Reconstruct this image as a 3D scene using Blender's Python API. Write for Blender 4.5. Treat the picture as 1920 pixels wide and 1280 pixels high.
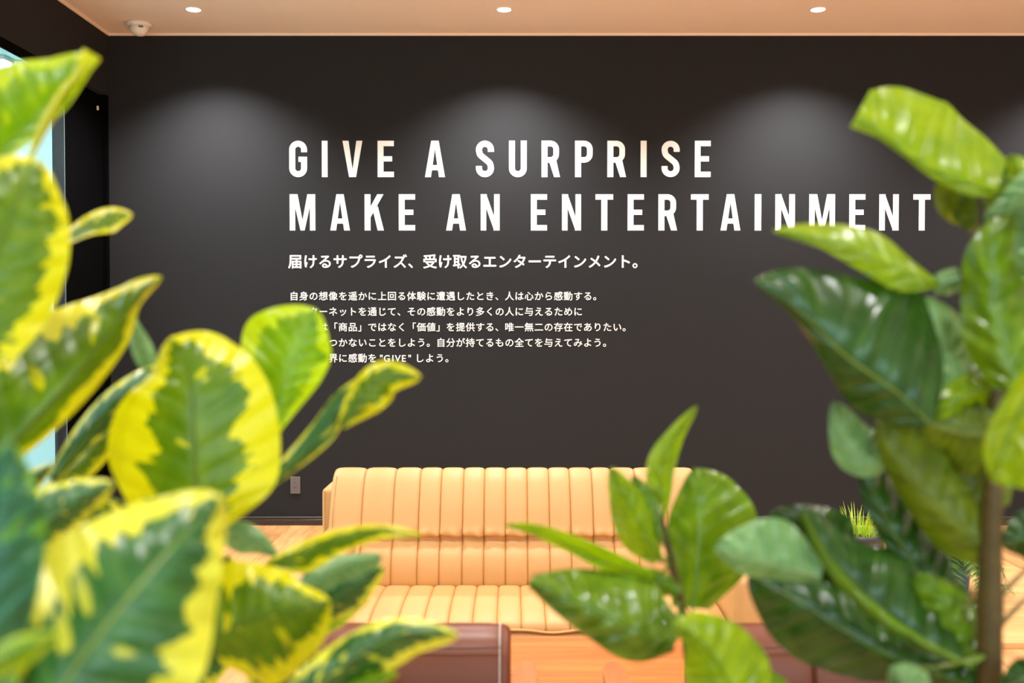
import bpy, bmesh, math, random
from mathutils import Vector, Matrix
random.seed(7)
S = bpy.context.scene
for o in list(bpy.data.objects): bpy.data.objects.remove(o)
COL = S.collection
# ------------------------------------------------------------ camera
FPX = 35.0/36.0*1920; TILT = math.atan(40/FPX); CAMZ = 1.44
cd = bpy.data.cameras.new('camera'); cam = bpy.data.objects.new('camera', cd); COL.objects.link(cam)
cam.location = (0, 0, CAMZ); cam.rotation_euler = (math.pi/2-TILT, 0, 0)
cd.lens = 35; cd.sensor_width = 36; cd.clip_start = .05
cd.dof.use_dof = True; cd.dof.focus_distance = 6.2; cd.dof.aperture_fstop = 3.6
S.camera = cam
# ------------------------------------------------------------ world and light
W = bpy.data.worlds.new('world'); S.world = W; W.use_nodes = True
W.node_tree.nodes['Background'].inputs[0].default_value = (.72, .86, 1, 1)
W.node_tree.nodes['Background'].inputs[1].default_value = .5
S.view_settings.view_transform = 'Standard'; S.view_settings.look = 'None'
S.view_settings.gamma = 1; S.view_settings.exposure = 0.22
S.view_settings.use_curve_mapping = False
WALL_Y = 6.97; WALL_X = -2.81; RIGHT_X = 5.2; BACK_Y = -3.5; CEIL = 3.43
def area(name, loc, rot, sx, sy, e, col=(1, 1, 1)):
    l = bpy.data.lights.new(name, 'AREA'); l.shape = 'RECTANGLE'; l.size = sx; l.size_y = sy; l.energy = e; l.color = col
    o = bpy.data.objects.new(name, l); COL.objects.link(o); o.location = loc; o.rotation_euler = rot; return o
# daylight outside the window wall behind the photographer
for wx in (-1.3, 1.2, 3.7):
    area('daylight', (wx, BACK_Y-.25, 2.45), (math.radians(90), 0, 0), 2.1, 1.1, 52, (.86, .96, 1))
    area('daylight_low', (wx, BACK_Y-.25, 1.15), (math.radians(90), 0, 0), 2.1, 1.4, 7, (.86, .96, 1))
SPOT_WALL = 410; SPOT_ROOM = 158
# ------------------------------------------------------------ helpers
def tag(o, label=None, cat=None, group=None, kind=None):
    if label: o['label'] = label
    if cat: o['category'] = cat
    if group: o['group'] = group
    if kind: o['kind'] = kind
    return o
def empty(name, loc=(0, 0, 0), rz=0):
    o = bpy.data.objects.new(name, None); COL.objects.link(o); o.location = loc; o.rotation_euler = (0, 0, rz); return o
def link(name, me, mat=None, parent=None, smooth=False):
    o = bpy.data.objects.new(name, me); COL.objects.link(o)
    if mat and not me.materials: me.materials.append(mat)
    if smooth:
        me.polygons.foreach_set('use_smooth', [True]*len(me.polygons))
    if parent: o.parent = parent
    return o
def frombm(name, bm, mat=None, parent=None, smooth=False):
    me = bpy.data.meshes.new(name); bmesh.ops.recalc_face_normals(bm, faces=bm.faces); bm.to_mesh(me); bm.free()
    return link(name, me, mat, parent, smooth)
def box(bm, a, b, bev=0, seg=2):
    r = bmesh.ops.create_cube(bm, size=1)
    c = [(a[i]+b[i])/2 for i in range(3)]; d = [abs(b[i]-a[i]) for i in range(3)]
    for v in r['verts']: v.co = Vector((c[i]+v.co[i]*d[i] for i in range(3)))
    if bev:
        es = list({e for v in r['verts'] for e in v.link_edges})
        bmesh.ops.bevel(bm, geom=es, offset=bev, segments=seg, profile=.5, affect='EDGES')
def bobj(name, a, b, mat, parent=None, bev=0, seg=2, smooth=False):
    bm = bmesh.new(); box(bm, a, b, bev, seg); o = frombm(name, bm, mat, parent, smooth)
    return o
def lathe(bm, prof, cx=0, cy=0, n=40):
    rings = []
    for r, z in prof:
        rings.append([bm.verts.new((cx+r*math.cos(2*math.pi*k/n), cy+r*math.sin(2*math.pi*k/n), z)) for k in range(n)])
    for a, b in zip(rings, rings[1:]):
        for k in range(n): bm.faces.new((a[k], a[(k+1) % n], b[(k+1) % n], b[k]))
    bm.faces.new(rings[0][::-1]); bm.faces.new(rings[-1])
def catmull(P, t):
    n = len(P)-1; t = min(max(t, 0), 1)*n; i = min(int(t), n-1); u = t-i
    p1, p2 = P[i], P[i+1]
    p0 = P[i-1] if i > 0 else [2*a-b for a, b in zip(p1, p2)]
    p3 = P[i+2] if i < n-1 else [2*b-a for a, b in zip(p1, p2)]
    return [.5*(2*b+(c-a)*u+(2*a-5*b+4*c-d)*u*u+(3*b-a-3*c+d)*u**3) for a, b, c, d in zip(p0, p1, p2, p3)]
def tube(bm, pts, rad, n=10, cap=True):
    pts = [Vector(p) for p in pts]; rings = []
    if not hasattr(rad, '__len__'): rad = [rad]*len(pts)
    up = Vector((.3, .2, 1)).normalized()
    for i, p in enumerate(pts):
        d = (pts[min(i+1, len(pts)-1)]-pts[max(i-1, 0)]).normalized()
        x = d.cross(up)
        if x.length < .05: x = d.cross(Vector((1, 0, 0)))
        x.normalize(); y = d.cross(x)
        rings.append([bm.verts.new(p+(x*math.cos(2*math.pi*k/n)+y*math.sin(2*math.pi*k/n))*rad[i]) for k in range(n)])
    for a, b in zip(rings, rings[1:]):
        for k in range(n): bm.faces.new((a[k], a[(k+1) % n], b[(k+1) % n], b[k]))
    if cap: bm.faces.new(rings[0][::-1]); bm.faces.new(rings[-1])
def at(px, py, D):
    """point of the room seen at pixel (px, py) at distance D (m) ahead of the camera along the room's long axis"""
    c, s = math.cos(TILT), math.sin(TILT); u = (640-py)/FPX
    d = Vector(((px-960)/FPX, c+u*s, -s+u*c)); d *= D/d.y
    return Vector((0, 0, CAMZ))+d
# ------------------------------------------------------------ materials
class NT:
    def __init__(s, name):
        s.m = bpy.data.materials.new(name); s.m.use_nodes = True; s.t = s.m.node_tree; s.n = s.t.nodes
        s.b = s.n['Principled BSDF']
    def new(s, kind, **kw):
        n = s.n.new(kind)
        for k, v in kw.items(): setattr(n, k, v)
        return n
    def l(s, a, b): s.t.links.new(a, b)
    def math(s, op, a, b=None, c=None, clamp=False):
        n = s.new('ShaderNodeMath', operation=op, use_clamp=clamp)
        for i, v in enumerate((a, b, c)):
            if v is None: continue
            if isinstance(v, (int, float)): n.inputs[i].default_value = v
            else: s.l(v, n.inputs[i])
        return n.outputs[0]
    def ramp(s, f, a, b):
        n = s.new('ShaderNodeMapRange'); n.interpolation_type = 'SMOOTHSTEP'; s.l(f, n.inputs[0]); n.inputs[1].default_value = a; n.inputs[2].default_value = b
        return n.outputs[0]
    def mix(s, f, a, b):
        n = s.new('ShaderNodeMix', data_type='RGBA')
        for i, v in ((0, f), (6, a), (7, b)):
            if isinstance(v, (int, float)): n.inputs[i].default_value = v
            elif isinstance(v, tuple): n.inputs[i].default_value = (*v, 1)
            else: s.l(v, n.inputs[i])
        return n.outputs[2]
    def noise(s, vec, scale, detail=3, rough=.5, dim='3D'):
        n = s.new('ShaderNodeTexNoise', noise_dimensions=dim); n.inputs['Scale'].default_value = scale
        n.inputs['Detail'].default_value = detail; n.inputs['Roughness'].default_value = rough
        if vec is not None: s.l(vec, n.inputs['Vector'])
        return n.outputs[0]
    def bump(s, h, strength, dist, to=None):
        n = s.new('ShaderNodeBump'); n.inputs['Strength'].default_value = strength; n.inputs['Distance'].default_value = dist
        s.l(h, n.inputs['Height'])
        s.l(n.outputs[0], s.b.inputs['Normal']); return n.outputs[0]
def plain(name, col, rough=.5, metal=0, noise=None, bump=None, emit=None, spec=.5):
    m = NT(name); m.b.inputs['Base Color'].default_value = (*col, 1); m.b.inputs['Roughness'].default_value = rough
    m.b.inputs['Metallic'].default_value = metal; m.b.inputs['Specular IOR Level'].default_value = spec
    co = m.new('ShaderNodeTexCoord').outputs['Object']
    if noise:
        f = m.noise(co, noise[0]); d = noise[1]
        m.l(m.mix(f, tuple(c*(1-d) for c in col), tuple(min(1, c*(1+d)) for c in col)), m.b.inputs['Base Color'])
    if bump: m.bump(m.noise(co, bump[0], 4), bump[1], bump[2])
    if emit: m.b.inputs['Emission Color'].default_value = (*emit[0], 1); m.b.inputs['Emission Strength'].default_value = emit[1]
    return m.m
def wood(name, a, b, axis='X', scale=1.0, rough=.4, island=False, bump=.15):
    m = NT(name); co = m.new('ShaderNodeTexCoord').outputs['Object']
    mp = m.new('ShaderNodeMapping'); m.l(co, mp.inputs[0])
    mp.inputs['Scale'].default_value = {'X': (1.5*scale, 22*scale, 22*scale), 'Y': (22*scale, 1.5*scale, 22*scale), 'Z': (22*scale, 22*scale, 1.5*scale)}[axis]
    if island:
        oi = m.new('ShaderNodeObjectInfo').outputs['Random']; cx = m.new('ShaderNodeCombineXYZ')
        for i in range(3): m.l(m.math('MULTIPLY', oi, 37.0+i*11), cx.inputs[i])
        m.l(cx.outputs[0], mp.inputs['Location'])
    g = m.noise(mp.outputs[0], 1.0, 6, .62); g2 = m.noise(mp.outputs[0], 4.5, 3, .7)
    f = m.math('ADD', m.math('MULTIPLY', g, .75), m.math('MULTIPLY', g2, .25))
    f = m.ramp(f, .3, .7)
    c = m.mix(f, a, b)
    if island:
        hs = m.new('ShaderNodeHueSaturation'); m.l(c, hs.inputs['Color'])
        m.l(m.math('MULTIPLY_ADD', oi, .35, .82), hs.inputs['Value']); c = hs.outputs[0]
    m.l(c, m.b.inputs['Base Color']); m.b.inputs['Roughness'].default_value = rough
    m.bump(g2, bump, .001); return m.m
M = {}
M['wall'] = plain('charcoal_wallpaper', (.0172, .0176, .0198), .85, noise=(260, .22), bump=(420, .35, .0008), spec=.25)
M['ceiling'] = plain('ceiling_paint', (.84, .71, .62), .9)
M['cove'] = plain('ceiling_edge', (.93, .74, .60), .6)
M['letter'] = plain('white_vinyl', (.93, .93, .93), .5, noise=(30, .01))
M['base'] = plain('dark_baseboard', (.030, .022, .019), .28, noise=(60, .2))
M['outlet'] = plain('grey_plastic', (.13, .115, .12), .45, noise=(90, .05))
M['slot'] = plain('slot_black', (.006, .006, .006), .6)
M['black'] = plain('black_steel', (.0012, .0012, .0014), .85, noise=(50, .2), spec=.04)
M['slate'] = plain('slate_frame', (.022, .034, .042), .4, noise=(50, .1))
M['frameedge'] = plain('frame_edge', (.16, .22, .24), .35)
M['brass'] = plain('brass', (.85, .62, .3), .25, 1)
M['floor'] = wood('oak_floor', (.46, .20, .065), (.74, .40, .16), 'Y', 1, .42, True)
M['table'] = wood('table_wood', (.42, .10, .010), (.66, .195, .03), 'X', 1.0, .5)
M['arm'] = wood('arm_wood', (.36, .11, .03), (.52, .185, .055), 'Y', .7, .35)
M['round'] = wood('round_table_wood', (.62, .30, .10), (.85, .48, .20), 'X', .8, .4)
M['cream'] = plain('cream_leather', (.64, .345, .125), .5, noise=(7, .05), bump=(260, .18, .0008))
M['seam'] = plain('tan_thread', (.42, .19, .06), .7)
M['brown'] = plain('brown_leather', (.14, .029, .006), .42, noise=(10, .08), bump=(300, .15, .0006))
M['dseam'] = plain('dark_seam', (.05, .018, .012), .7)
M['stitch'] = plain('white_stitching', (.8, .72, .66), .6)
M['legmetal'] = plain('dark_leg', (.03, .025, .02), .4, noise=(40, .1))
M['detector'] = plain('detector_plastic', (.82, .74, .68), .4, noise=(20, .03))
M['lamp'] = plain('lamp_lens', (1, 1, 1), .4, emit=((1, .95, .86), 14))
M['rim'] = plain('lamp_rim', (.9, .82, .74), .4)
M['soil'] = plain('potting_soil', (.035, .02, .012), .95, noise=(60, .5), bump=(80, 1, .01))
M['pot'] = plain('pot_glaze', (.05, .055, .06), .35, noise=(12, .1))
M['whitepot'] = plain('white_pot', (.7, .7, .68), .4, noise=(12, .04))
M['bluepot'] = plain('blue_glazed_pot', (.03, .13, .26), .2, noise=(12, .15))
M['stem'] = plain('woody_stem', (.075, .048, .008), .6, noise=(45, .45), bump=(70, .6, .003))
M['twig'] = plain('green_twig', (.16, .14, .04), .5, noise=(45, .3))
M['cyanwall'] = plain('pale_cyan_wall', (.74, .85, .86), .7, noise=(3, .02))
M['tile'] = plain('ceiling_tile', (.55, .74, .74), .8, noise=(40, .04))
M['tube'] = plain('tube_light', (1, 1, 1), .4, emit=((.92, 1, 1), 9))
M['rightwall'] = plain('light_wall', (.75, .72, .68), .8, noise=(30, .02))
m = NT('clear_glass'); m.b.inputs['Base Color'].default_value = (.85, .97, .97, 1); m.b.inputs['Roughness'].default_value = 0
m.b.inputs['Transmission Weight'].default_value = 1; m.b.inputs['IOR'].default_value = 1.45
tr = m.new('ShaderNodeBsdfTransparent'); tr.inputs[0].default_value = (.86, .97, .97, 1)
gl = m.new('ShaderNodeBsdfGlossy'); gl.inputs['Roughness'].default_value = .02
lw = m.new('ShaderNodeLayerWeight'); lw.inputs[0].default_value = .5; mx = m.new('ShaderNodeMixShader')
m.l(m.math('MULTIPLY_ADD', m.math('POWER', lw.outputs['Facing'], 5), .6, .03), mx.inputs[0]); m.l(tr.outputs[0], mx.inputs[1]); m.l(gl.outputs[0], mx.inputs[2])
m.l(mx.outputs[0], m.n['Material Output'].inputs[0]); M['glass'] = m.m

def leafmat(name, dark, mid, yellow=None, rough=.32, trans=.25, veincol=None, thresh=.57, relief=.0011, nv=9, vmix=.28):
    m = NT(name)
    A = lambda k: m.new('ShaderNodeAttribute', attribute_name=k).outputs['Fac']
    u, v, sd = A('lu'), A('lv'), A('seed')
    au = m.math('ABSOLUTE', u); side = m.math('MULTIPLY', m.math('GREATER_THAN', u, 0), 7.3)
    s = m.math('SUBTRACT', v, m.math('MULTIPLY', au, .16))              # runs along the side veins
    ph = m.math('FRACT', m.math('ADD', m.math('MULTIPLY', s, nv), m.math('MULTIPLY', side, .07)))
    tri = m.math('ABSOLUTE', m.math('SUBTRACT', ph, .5))                # .5 on a vein, 0 between two
    vein = m.ramp(tri, .455, .5); rib = m.ramp(au, .035, .008)
    cx = m.new('ShaderNodeCombineXYZ')
    m.l(m.math('ADD', m.math('MULTIPLY', s, 14), side), cx.inputs[0]); m.l(m.math('MULTIPLY', au, 1.6), cx.inputs[1]); m.l(m.math('MULTIPLY', sd, 31), cx.inputs[2])
    n1 = m.noise(cx.outputs[0], 1, 2, .5)
    cy = m.new('ShaderNodeCombineXYZ')
    m.l(m.math('MULTIPLY', v, 5), cy.inputs[0]); m.l(m.math('MULTIPLY', u, 2.2), cy.inputs[1]); m.l(m.math('MULTIPLY', sd, 17), cy.inputs[2])
    n2 = m.noise(cy.outputs[0], 1.3, 4, .55)
    base = m.mix(m.ramp(n2, .2, .8), dark, mid)
    vc = veincol or mid
    base = m.mix(m.math('MULTIPLY', vein, vmix), base, vc); base = m.mix(m.math('MULTIPLY', rib, .7), base, vc)
    if yellow:
        k = m.math('ADD', au, m.math('MULTIPLY', m.math('POWER', v, 7), .55))
        k = m.math('ADD', k, m.math('MULTIPLY', m.math('SUBTRACT', n1, .5), 1.0))
        k = m.math('ADD', k, m.math('MULTIPLY', m.math('SUBTRACT', n2, .5), .35))
        th = m.math('ADD', m.math('MULTIPLY', m.math('FRACT', m.math('MULTIPLY', sd, 5.7)), .12), thresh)
        mk = m.ramp(m.math('SUBTRACT', k, th), -.012, .02)
        n3 = m.noise(cx.outputs[0], .8, 1, .4)
        patch = m.math('MULTIPLY', m.ramp(n3, .665, .69), m.ramp(au, .9, .2))
        mk = m.math('MAXIMUM', mk, m.math('MULTIPLY', patch, .75))
        ycol = m.mix(n2, tuple(c*.86 for c in yellow), yellow)
        base = m.mix(mk, base, ycol)
    m.l(base, m.b.inputs['Base Color']); m.b.inputs['Roughness'].default_value = rough
    m.b.inputs['Specular IOR Level'].default_value = .5
    h = m.math('MULTIPLY', m.ramp(tri, .5, .1), m.ramp(au, 0, .25))
    h = m.math('ADD', h, m.math('MULTIPLY', n2, .35))
    h = m.math('SUBTRACT', h, m.math('MULTIPLY', rib, .6))
    bp = m.bump(h, 1, relief)
    t = m.new('ShaderNodeBsdfTranslucent'); m.l(bp, t.inputs['Normal'])
    hs = m.new('ShaderNodeHueSaturation'); m.l(base, hs.inputs['Color']); hs.inputs['Saturation'].default_value = 1.1; hs.inputs['Value'].default_value = 1.3
    m.l(hs.outputs[0], t.inputs[0])
    mx = m.new('ShaderNodeMixShader'); mx.inputs[0].default_value = trans
    m.l(m.b.outputs[0], mx.inputs[1]); m.l(t.outputs[0], mx.inputs[2]); m.l(mx.outputs[0], m.n['Material Output'].inputs[0])
    return m.m
M['var'] = leafmat('variegated_leaf', (.065, .165, .001), (.16, .27, .002), (.74, .72, .001), .33, .32, (.12, .16, .01))
M['varl'] = leafmat('variegated_young_leaf', (.12, .29, .003), (.24, .44, .005), (.50, .70, .003), .33, .4, (.34, .56, .05), .72)
M['vard'] = leafmat('variegated_glossy_leaf', (.016, .085, .016), (.05, .17, .03), (.72, .74, .06), .3, .2, (.3, .4, .08), .70)
M['yellow'] = leafmat('yellow_leaf_margin', (.5, .5, .01), (.6, .6, .01), (.74, .72, .002), .33, .35, (.6, .6, .02), .05)
M['varw'] = leafmat('wide_margin_leaf', (.02, .085, .016), (.05, .17, .03), (.70, .70, .05), .3, .2, (.3, .4, .08), .60)
M['teal'] = leafmat('bluish_green_leaf', (.012, .085, .035), (.03, .15, .06), (.14, .36, .03), .3, .2, (.1, .25, .08), .80)
M['gloss'] = leafmat('glossy_green_leaf', (.07, .15, .005), (.17, .28, .02), None, .21, .2, (.22, .40, .08), relief=.002)
M['lime'] = leafmat('young_green_leaf', (.17, .32, .003), (.34, .48, .004), None, .3, .45, (.09, .20, .005), vmix=.55)
M['green'] = leafmat('green_leaf', (.075, .175, .003), (.19, .335, .008), None, .27, .3, (.22, .40, .08))
M['dark'] = leafmat('mature_dark_leaf', (.010, .045, .004), (.032, .10, .010), None, .26, .15, (.22, .30, .05))
M['pale'] = leafmat('pale_and_sheen_leaf', (.13, .28, .09), (.23, .41, .16), None, .33, .25, (.42, .58, .34))  # pale undersides; on some leaves the paleness stands in for glossy highlights
M['olive'] = leafmat('olive_leaf', (.07, .12, .003), (.17, .235, .008), None, .4, .3, (.24, .30, .04), vmix=.1)

# ============================================================ SETTING
def st(o): o['kind'] = 'structure'; return o
# floor: a dark bed and planks laid along the room
fl = st(bobj('floor', (WALL_X-.1, BACK_Y-.1, -.1), (RIGHT_X+.1, WALL_Y+.1, -.012), M['legmetal']))
PW, PL = .18, 1.9
bm = bmesh.new(); box(bm, (.0006, .0006, -.011), (PW-.0006, PL-.0008, 0), .0012, 1)
pme = bpy.data.meshes.new('floor_plank'); bm.to_mesh(pme); bm.free(); pme.materials.append(M['floor'])
nc = int(math.ceil((RIGHT_X-WALL_X)/PW))
for i in range(nc):
    off = (i*.73) % PL
    k = 0; y = WALL_Y+.0-off
    top = WALL_Y
    while top > BACK_Y:
        y0 = max(y, BACK_Y)
        o = bpy.data.objects.new('plank', pme); COL.objects.link(o); o.parent = fl
        o.location = (WALL_X+i*PW, y0, 0); o.scale = (1, (top-y0)/PL, 1)
        top = y0; y = y0-PL
st(bobj('ceiling', (WALL_X-.1, BACK_Y-.1, CEIL), (RIGHT_X+.1, WALL_Y+.1, CEIL+.1), M['ceiling']))
wb = st(bobj('wall_front', (WALL_X-.1, WALL_Y, 0), (RIGHT_X+.1, WALL_Y+.1, CEIL), M['wall']))
st(bobj('wall_right', (RIGHT_X, BACK_Y, 0), (RIGHT_X+.1, WALL_Y, CEIL), M['rightwall']))
LZ = 3.0
bm = bmesh.new()
box(bm, (WALL_X-.1, BACK_Y, LZ), (WALL_X, WALL_Y, CEIL)); box(bm, (WALL_X-.1, BACK_Y, 0), (WALL_X, 1.0, LZ))
st(frombm('wall_left', bm, M['wall']))
# window wall behind the photographer
bm = bmesh.new()
box(bm, (WALL_X, BACK_Y-.1, 0), (RIGHT_X, BACK_Y, .4)); box(bm, (WALL_X, BACK_Y-.1, 3.05), (RIGHT_X, BACK_Y, CEIL))
for a, b in ((WALL_X, -2.4), (-.2, .1), (2.3, 2.6), (4.8, RIGHT_X)): box(bm, (a, BACK_Y-.1, .4), (b, BACK_Y, 3.05))
st(frombm('wall_back', bm, M['rightwall']))
for i, (a, b) in enumerate(((-2.4, -.2), (.1, 2.3), (2.6, 4.8))):
    w = st(empty('window_%d' % (i+2), (0, 0, 0)))
    bm = bmesh.new()
    for q in ((a, .4, a+.05, 3.05), (b-.05, .4, b, 3.05), (a, .4, b, .45), (a, 3.0, b, 3.05), ((a+b)/2-.02, .4, (a+b)/2+.02, 3.05)):
        box(bm, (q[0], BACK_Y-.07, q[1]), (q[2], BACK_Y-.02, q[3]))
    frombm('window_frame', bm, M['slate'], w); bobj('pane', (a, BACK_Y-.05, .4), (b, BACK_Y-.045, 3.05), M['glass'], w)
# ceiling edge mouldings and baseboards
bobj('trim_1', (WALL_X, WALL_Y-.014, CEIL-.014), (RIGHT_X, WALL_Y, CEIL), M['cove'])['kind'] = 'structure'
bobj('trim_2', (WALL_X, BACK_Y, CEIL-.014), (WALL_X+.014, WALL_Y-.014, CEIL), M['cove'])['kind'] = 'structure'
def baseboard(name, x0, x1, y):
    prof = [(0, 0), (-.012, 0), (-.012, .040), (-.009, .043), (-.009, .046), (-.013, .049), (-.013, .057), (-.009, .062), (0, .062)]
    bm = bmesh.new(); A = [bm.verts.new((x0, y+p[0], p[1])) for p in prof]; B = [bm.verts.new((x1, y+p[0], p[1])) for p in prof]
    for i in range(len(prof)-1): bm.faces.new((A[i], A[i+1], B[i+1], B[i]))
    bm.faces.new(A); bm.faces.new(B[::-1]); return st(frombm(name, bm, M['base']))
baseboard('baseboard_front', WALL_X, RIGHT_X, WALL_Y)
# left side: black door leaf next to the corner, then full height glazing
d = st(empty('door_1', (WALL_X-.03, 6.27, 0)))
bm = bmesh.new(); box(bm, (-.04, .02, .01), (0, .655, LZ-.01), .002, 1); frombm('door_leaf', bm, M['black'], d)
bm = bmesh.new(); box(bm, (-.05, .66, 0), (.028, .70, LZ)); frombm('door_jamb', bm, M['black'], d)
bm = bmesh.new(); tube(bm, [(0, .20, .955), (.035, .20, .955), (.035, .20, .955), (.035, .27, .955)], .006, 8); frombm('door_handle', bm, M['brass'], d, True)
bm = bmesh.new(); box(bm, (0, .565, 2.875), (.012, .58, 2.905), .003, 1); frombm('door_catch', bm, M['rim'], d)
w = st(empty('window_1', (WALL_X, 0, 0)))
bobj('mullion', (-.016, 6.14, 0), (-.0, 6.265, LZ), M['slate'], w, .002, 1)
bobj('mullion_edge', (-.002, 6.262, 0), (.004, 6.272, LZ), M['frameedge'], w)
for y in (1.0, 3.5): bobj('mullion', (-.016, y, 0), (0, y+.07, LZ), M['slate'], w, .002, 1)
bobj('top_rail', (-.016, 1.0, LZ-.055), (-.002, 6.14, LZ), M['black'], w); bobj('bottom_rail', (-.016, 1.0, 0), (-.002, 6.14, .08), M['black'], w)
for a, b in ((1.07, 3.5), (3.57, 6.14)): bobj('pane', (-.012, a, .08), (-.006, b, LZ-.055), M['glass'], w)
# the neighbouring room behind the glazing
AX0, AX1, AY0, AY1, AZ = -6.6, WALL_X-.1, .9, 7.3, 3.32
st(bobj('wall_neighbour_end', (AX0, AY1, 0), (AX1, AY1+.1, AZ+.2), M['cyanwall']))
st(bobj('wall_neighbour_side', (AX0-.1, AY0, 0), (AX0, AY1+.1, AZ+.2), M['cyanwall']))
st(bobj('wall_neighbour_near', (AX0, AY0-.1, 0), (AX1, AY0, AZ+.2), M['cyanwall']))
st(bobj('floor_neighbour', (AX0, AY0, -.1), (AX1, AY1, 0), M['cyanwall']))
ac = st(bobj('ceiling_neighbour', (AX0, AY0, AZ+.012), (AX1, AY1, AZ+.1), M['slate']))
bm = bmesh.new(); box(bm, (.006, .006, 0), (.594, .594, .012)); tme = bpy.data.meshes.new('ceiling_tile'); bm.to_mesh(tme); bm.free(); tme.materials.append(M['tile'])
for i in range(6):
    for j in range(10):
        o = bpy.data.objects.new('ceiling_tile', tme); COL.objects.link(o); o.parent = ac; o.location = (AX1-.6*(i+1), AY1-.05-.6*(j+1), AZ)
t = empty('linear_light', (-4.6, 7.17, AZ-.03)); tag(t, 'long white tube light on the ceiling seen through the glazing at the left', 'light')
bobj('housing', (-1.0, -.07, 0), (1.0, .07, .028), M['rim'], t); bobj('diffuser', (-.99, -.06, -.03), (.99, .06, 0), M['tube'], t, .01)
for (lx, ly) in ((-4.4, 6.3), (-4.6, 4.2), (-4.6, 2.2)):
    area('neighbour_light', (lx, ly, AZ-.04), (0, 0, 0), 1.6, .5, 40, (.97, 1, 1))

# ============================================================ CEILING THINGS
XS = (-2.04, -.05, 1.96, 3.97)
def downlight(x, y, label, group, e, cone, blend, hide=False):
    t = empty('downlight', (x, y, CEIL)); tag(t, label, 'light', group)
    bm = bmesh.new(); lathe(bm, [(.043, .02), (.043, -.004), (.050, -.005), (.055, -.002), (.055, .0)], n=32); frombm('trim_ring', bm, M['rim'], t, True)
    bm = bmesh.new(); lathe(bm, [(.0425, -.003), (.0425, -.0055), (.02, -.007)], n=32); frombm('lens', bm, M['lamp'], t, True)
    l = bpy.data.lights.new('downlight_beam', 'SPOT'); l.energy = e; l.spot_size = math.radians(cone); l.spot_blend = blend; l.shadow_soft_size = .04
    l.color = (1, .97, .94); o = bpy.data.objects.new('downlight_beam', l); COL.objects.link(o); o.location = (x, y, CEIL-.012)
names = ['leftmost small round downlight in the ceiling near the dark wall', 'middle small round downlight above the headline lettering', 'right-hand small round downlight in the ceiling above the end of the headline', 'downlight beyond the right edge of the picture beside the dark wall']
for x, n in zip(XS, names): downlight(x, 6.42, n, 'downlights along the dark wall', SPOT_WALL, 121, .85)
for y, yn in ((4.3, 'above the sofa'), (2.3, 'above the coffee table'), (.2, 'above the camera')):
    for x, xn in zip(XS, ('nearest the glazed wall', 'second from the glazed wall', 'third from the glazed wall', 'farthest from the glazed wall')): downlight(x, y, 'round downlight in the row %s, %s' % (yn, xn), 'downlights over the room', SPOT_ROOM, 120, .5)
t = empty('smoke_detector', (-2.50, 6.72, CEIL)); tag(t, 'small white dome smoke detector on the ceiling in the left corner', 'smoke detector')
bm = bmesh.new(); lathe(bm, [(.082, 0), (.085, -.012), (.078, -.024), (.062, -.028)], n=40); frombm('base', bm, M['detector'], t, True)
bm = bmesh.new(); lathe(bm, [(.062, -.024), (.060, -.045), (.050, -.066), (.032, -.080), (.012, -.086)], n=40); frombm('dome', bm, M['detector'], t, True)
bm = bmesh.new(); box(bm, (.018, -.062, -.042), (.045, -.050, -.034)); frombm('indicator', bm, M['outlet'], t)

# wall socket
t = empty('wall_socket', (at(554, 909, WALL_Y).x, WALL_Y, at(554, 909, WALL_Y).z)); tag(t, 'small grey double power socket low on the dark wall left of the sofa', 'socket')
bobj('cover_plate', (-.035, -.008, -.06), (.035, 0, .06), M['outlet'], t, .003, 2)
bobj('insert', (-.013, -.0095, -.035), (.013, -.008, .035), M['outlet'], t)
for z in (.016, -.016):
    bm = bmesh.new()
    for x in (-.006, .006): box(bm, (x-.0016, -.0102, z-.005), (x+.0016, -.0093, z+.005))
    frombm('socket_slot', bm, M['slot'], t)

# ============================================================ LETTERING
MPP = WALL_Y/FPX     # metres per pixel on the wall (approximately)
def wallpt(px, py): p = at(px, py, WALL_Y); return p.x, p.z
s = .163
def rect(x0, y0, x1, y1): return [(x0, y0), (x1, y0), (x1, y1), (x0, y1)]
def arc(cx, cy, r, a0, a1, n=10): return [(cx+r*math.cos(math.radians(a0+(a1-a0)*i/n)), cy+r*math.sin(math.radians(a0+(a1-a0)*i/n))) for i in range(n+1)]
def ribbon(path, w=s):
    out = []; L = []; R = []
    for i, p in enumerate(path):
        a = path[max(i-1, 0)]; b = path[min(i+1, len(path)-1)]
        dx, dy = b[0]-a[0], b[1]-a[1]; n = math.hypot(dx, dy) or 1; nx, ny = -dy/n*w/2, dx/n*w/2
        L.append((p[0]+nx, p[1]+ny)); R.append((p[0]-nx, p[1]-ny))
    for i in range(len(path)-1): out.append([L[i], L[i+1], R[i+1], R[i]])
    return out
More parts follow.
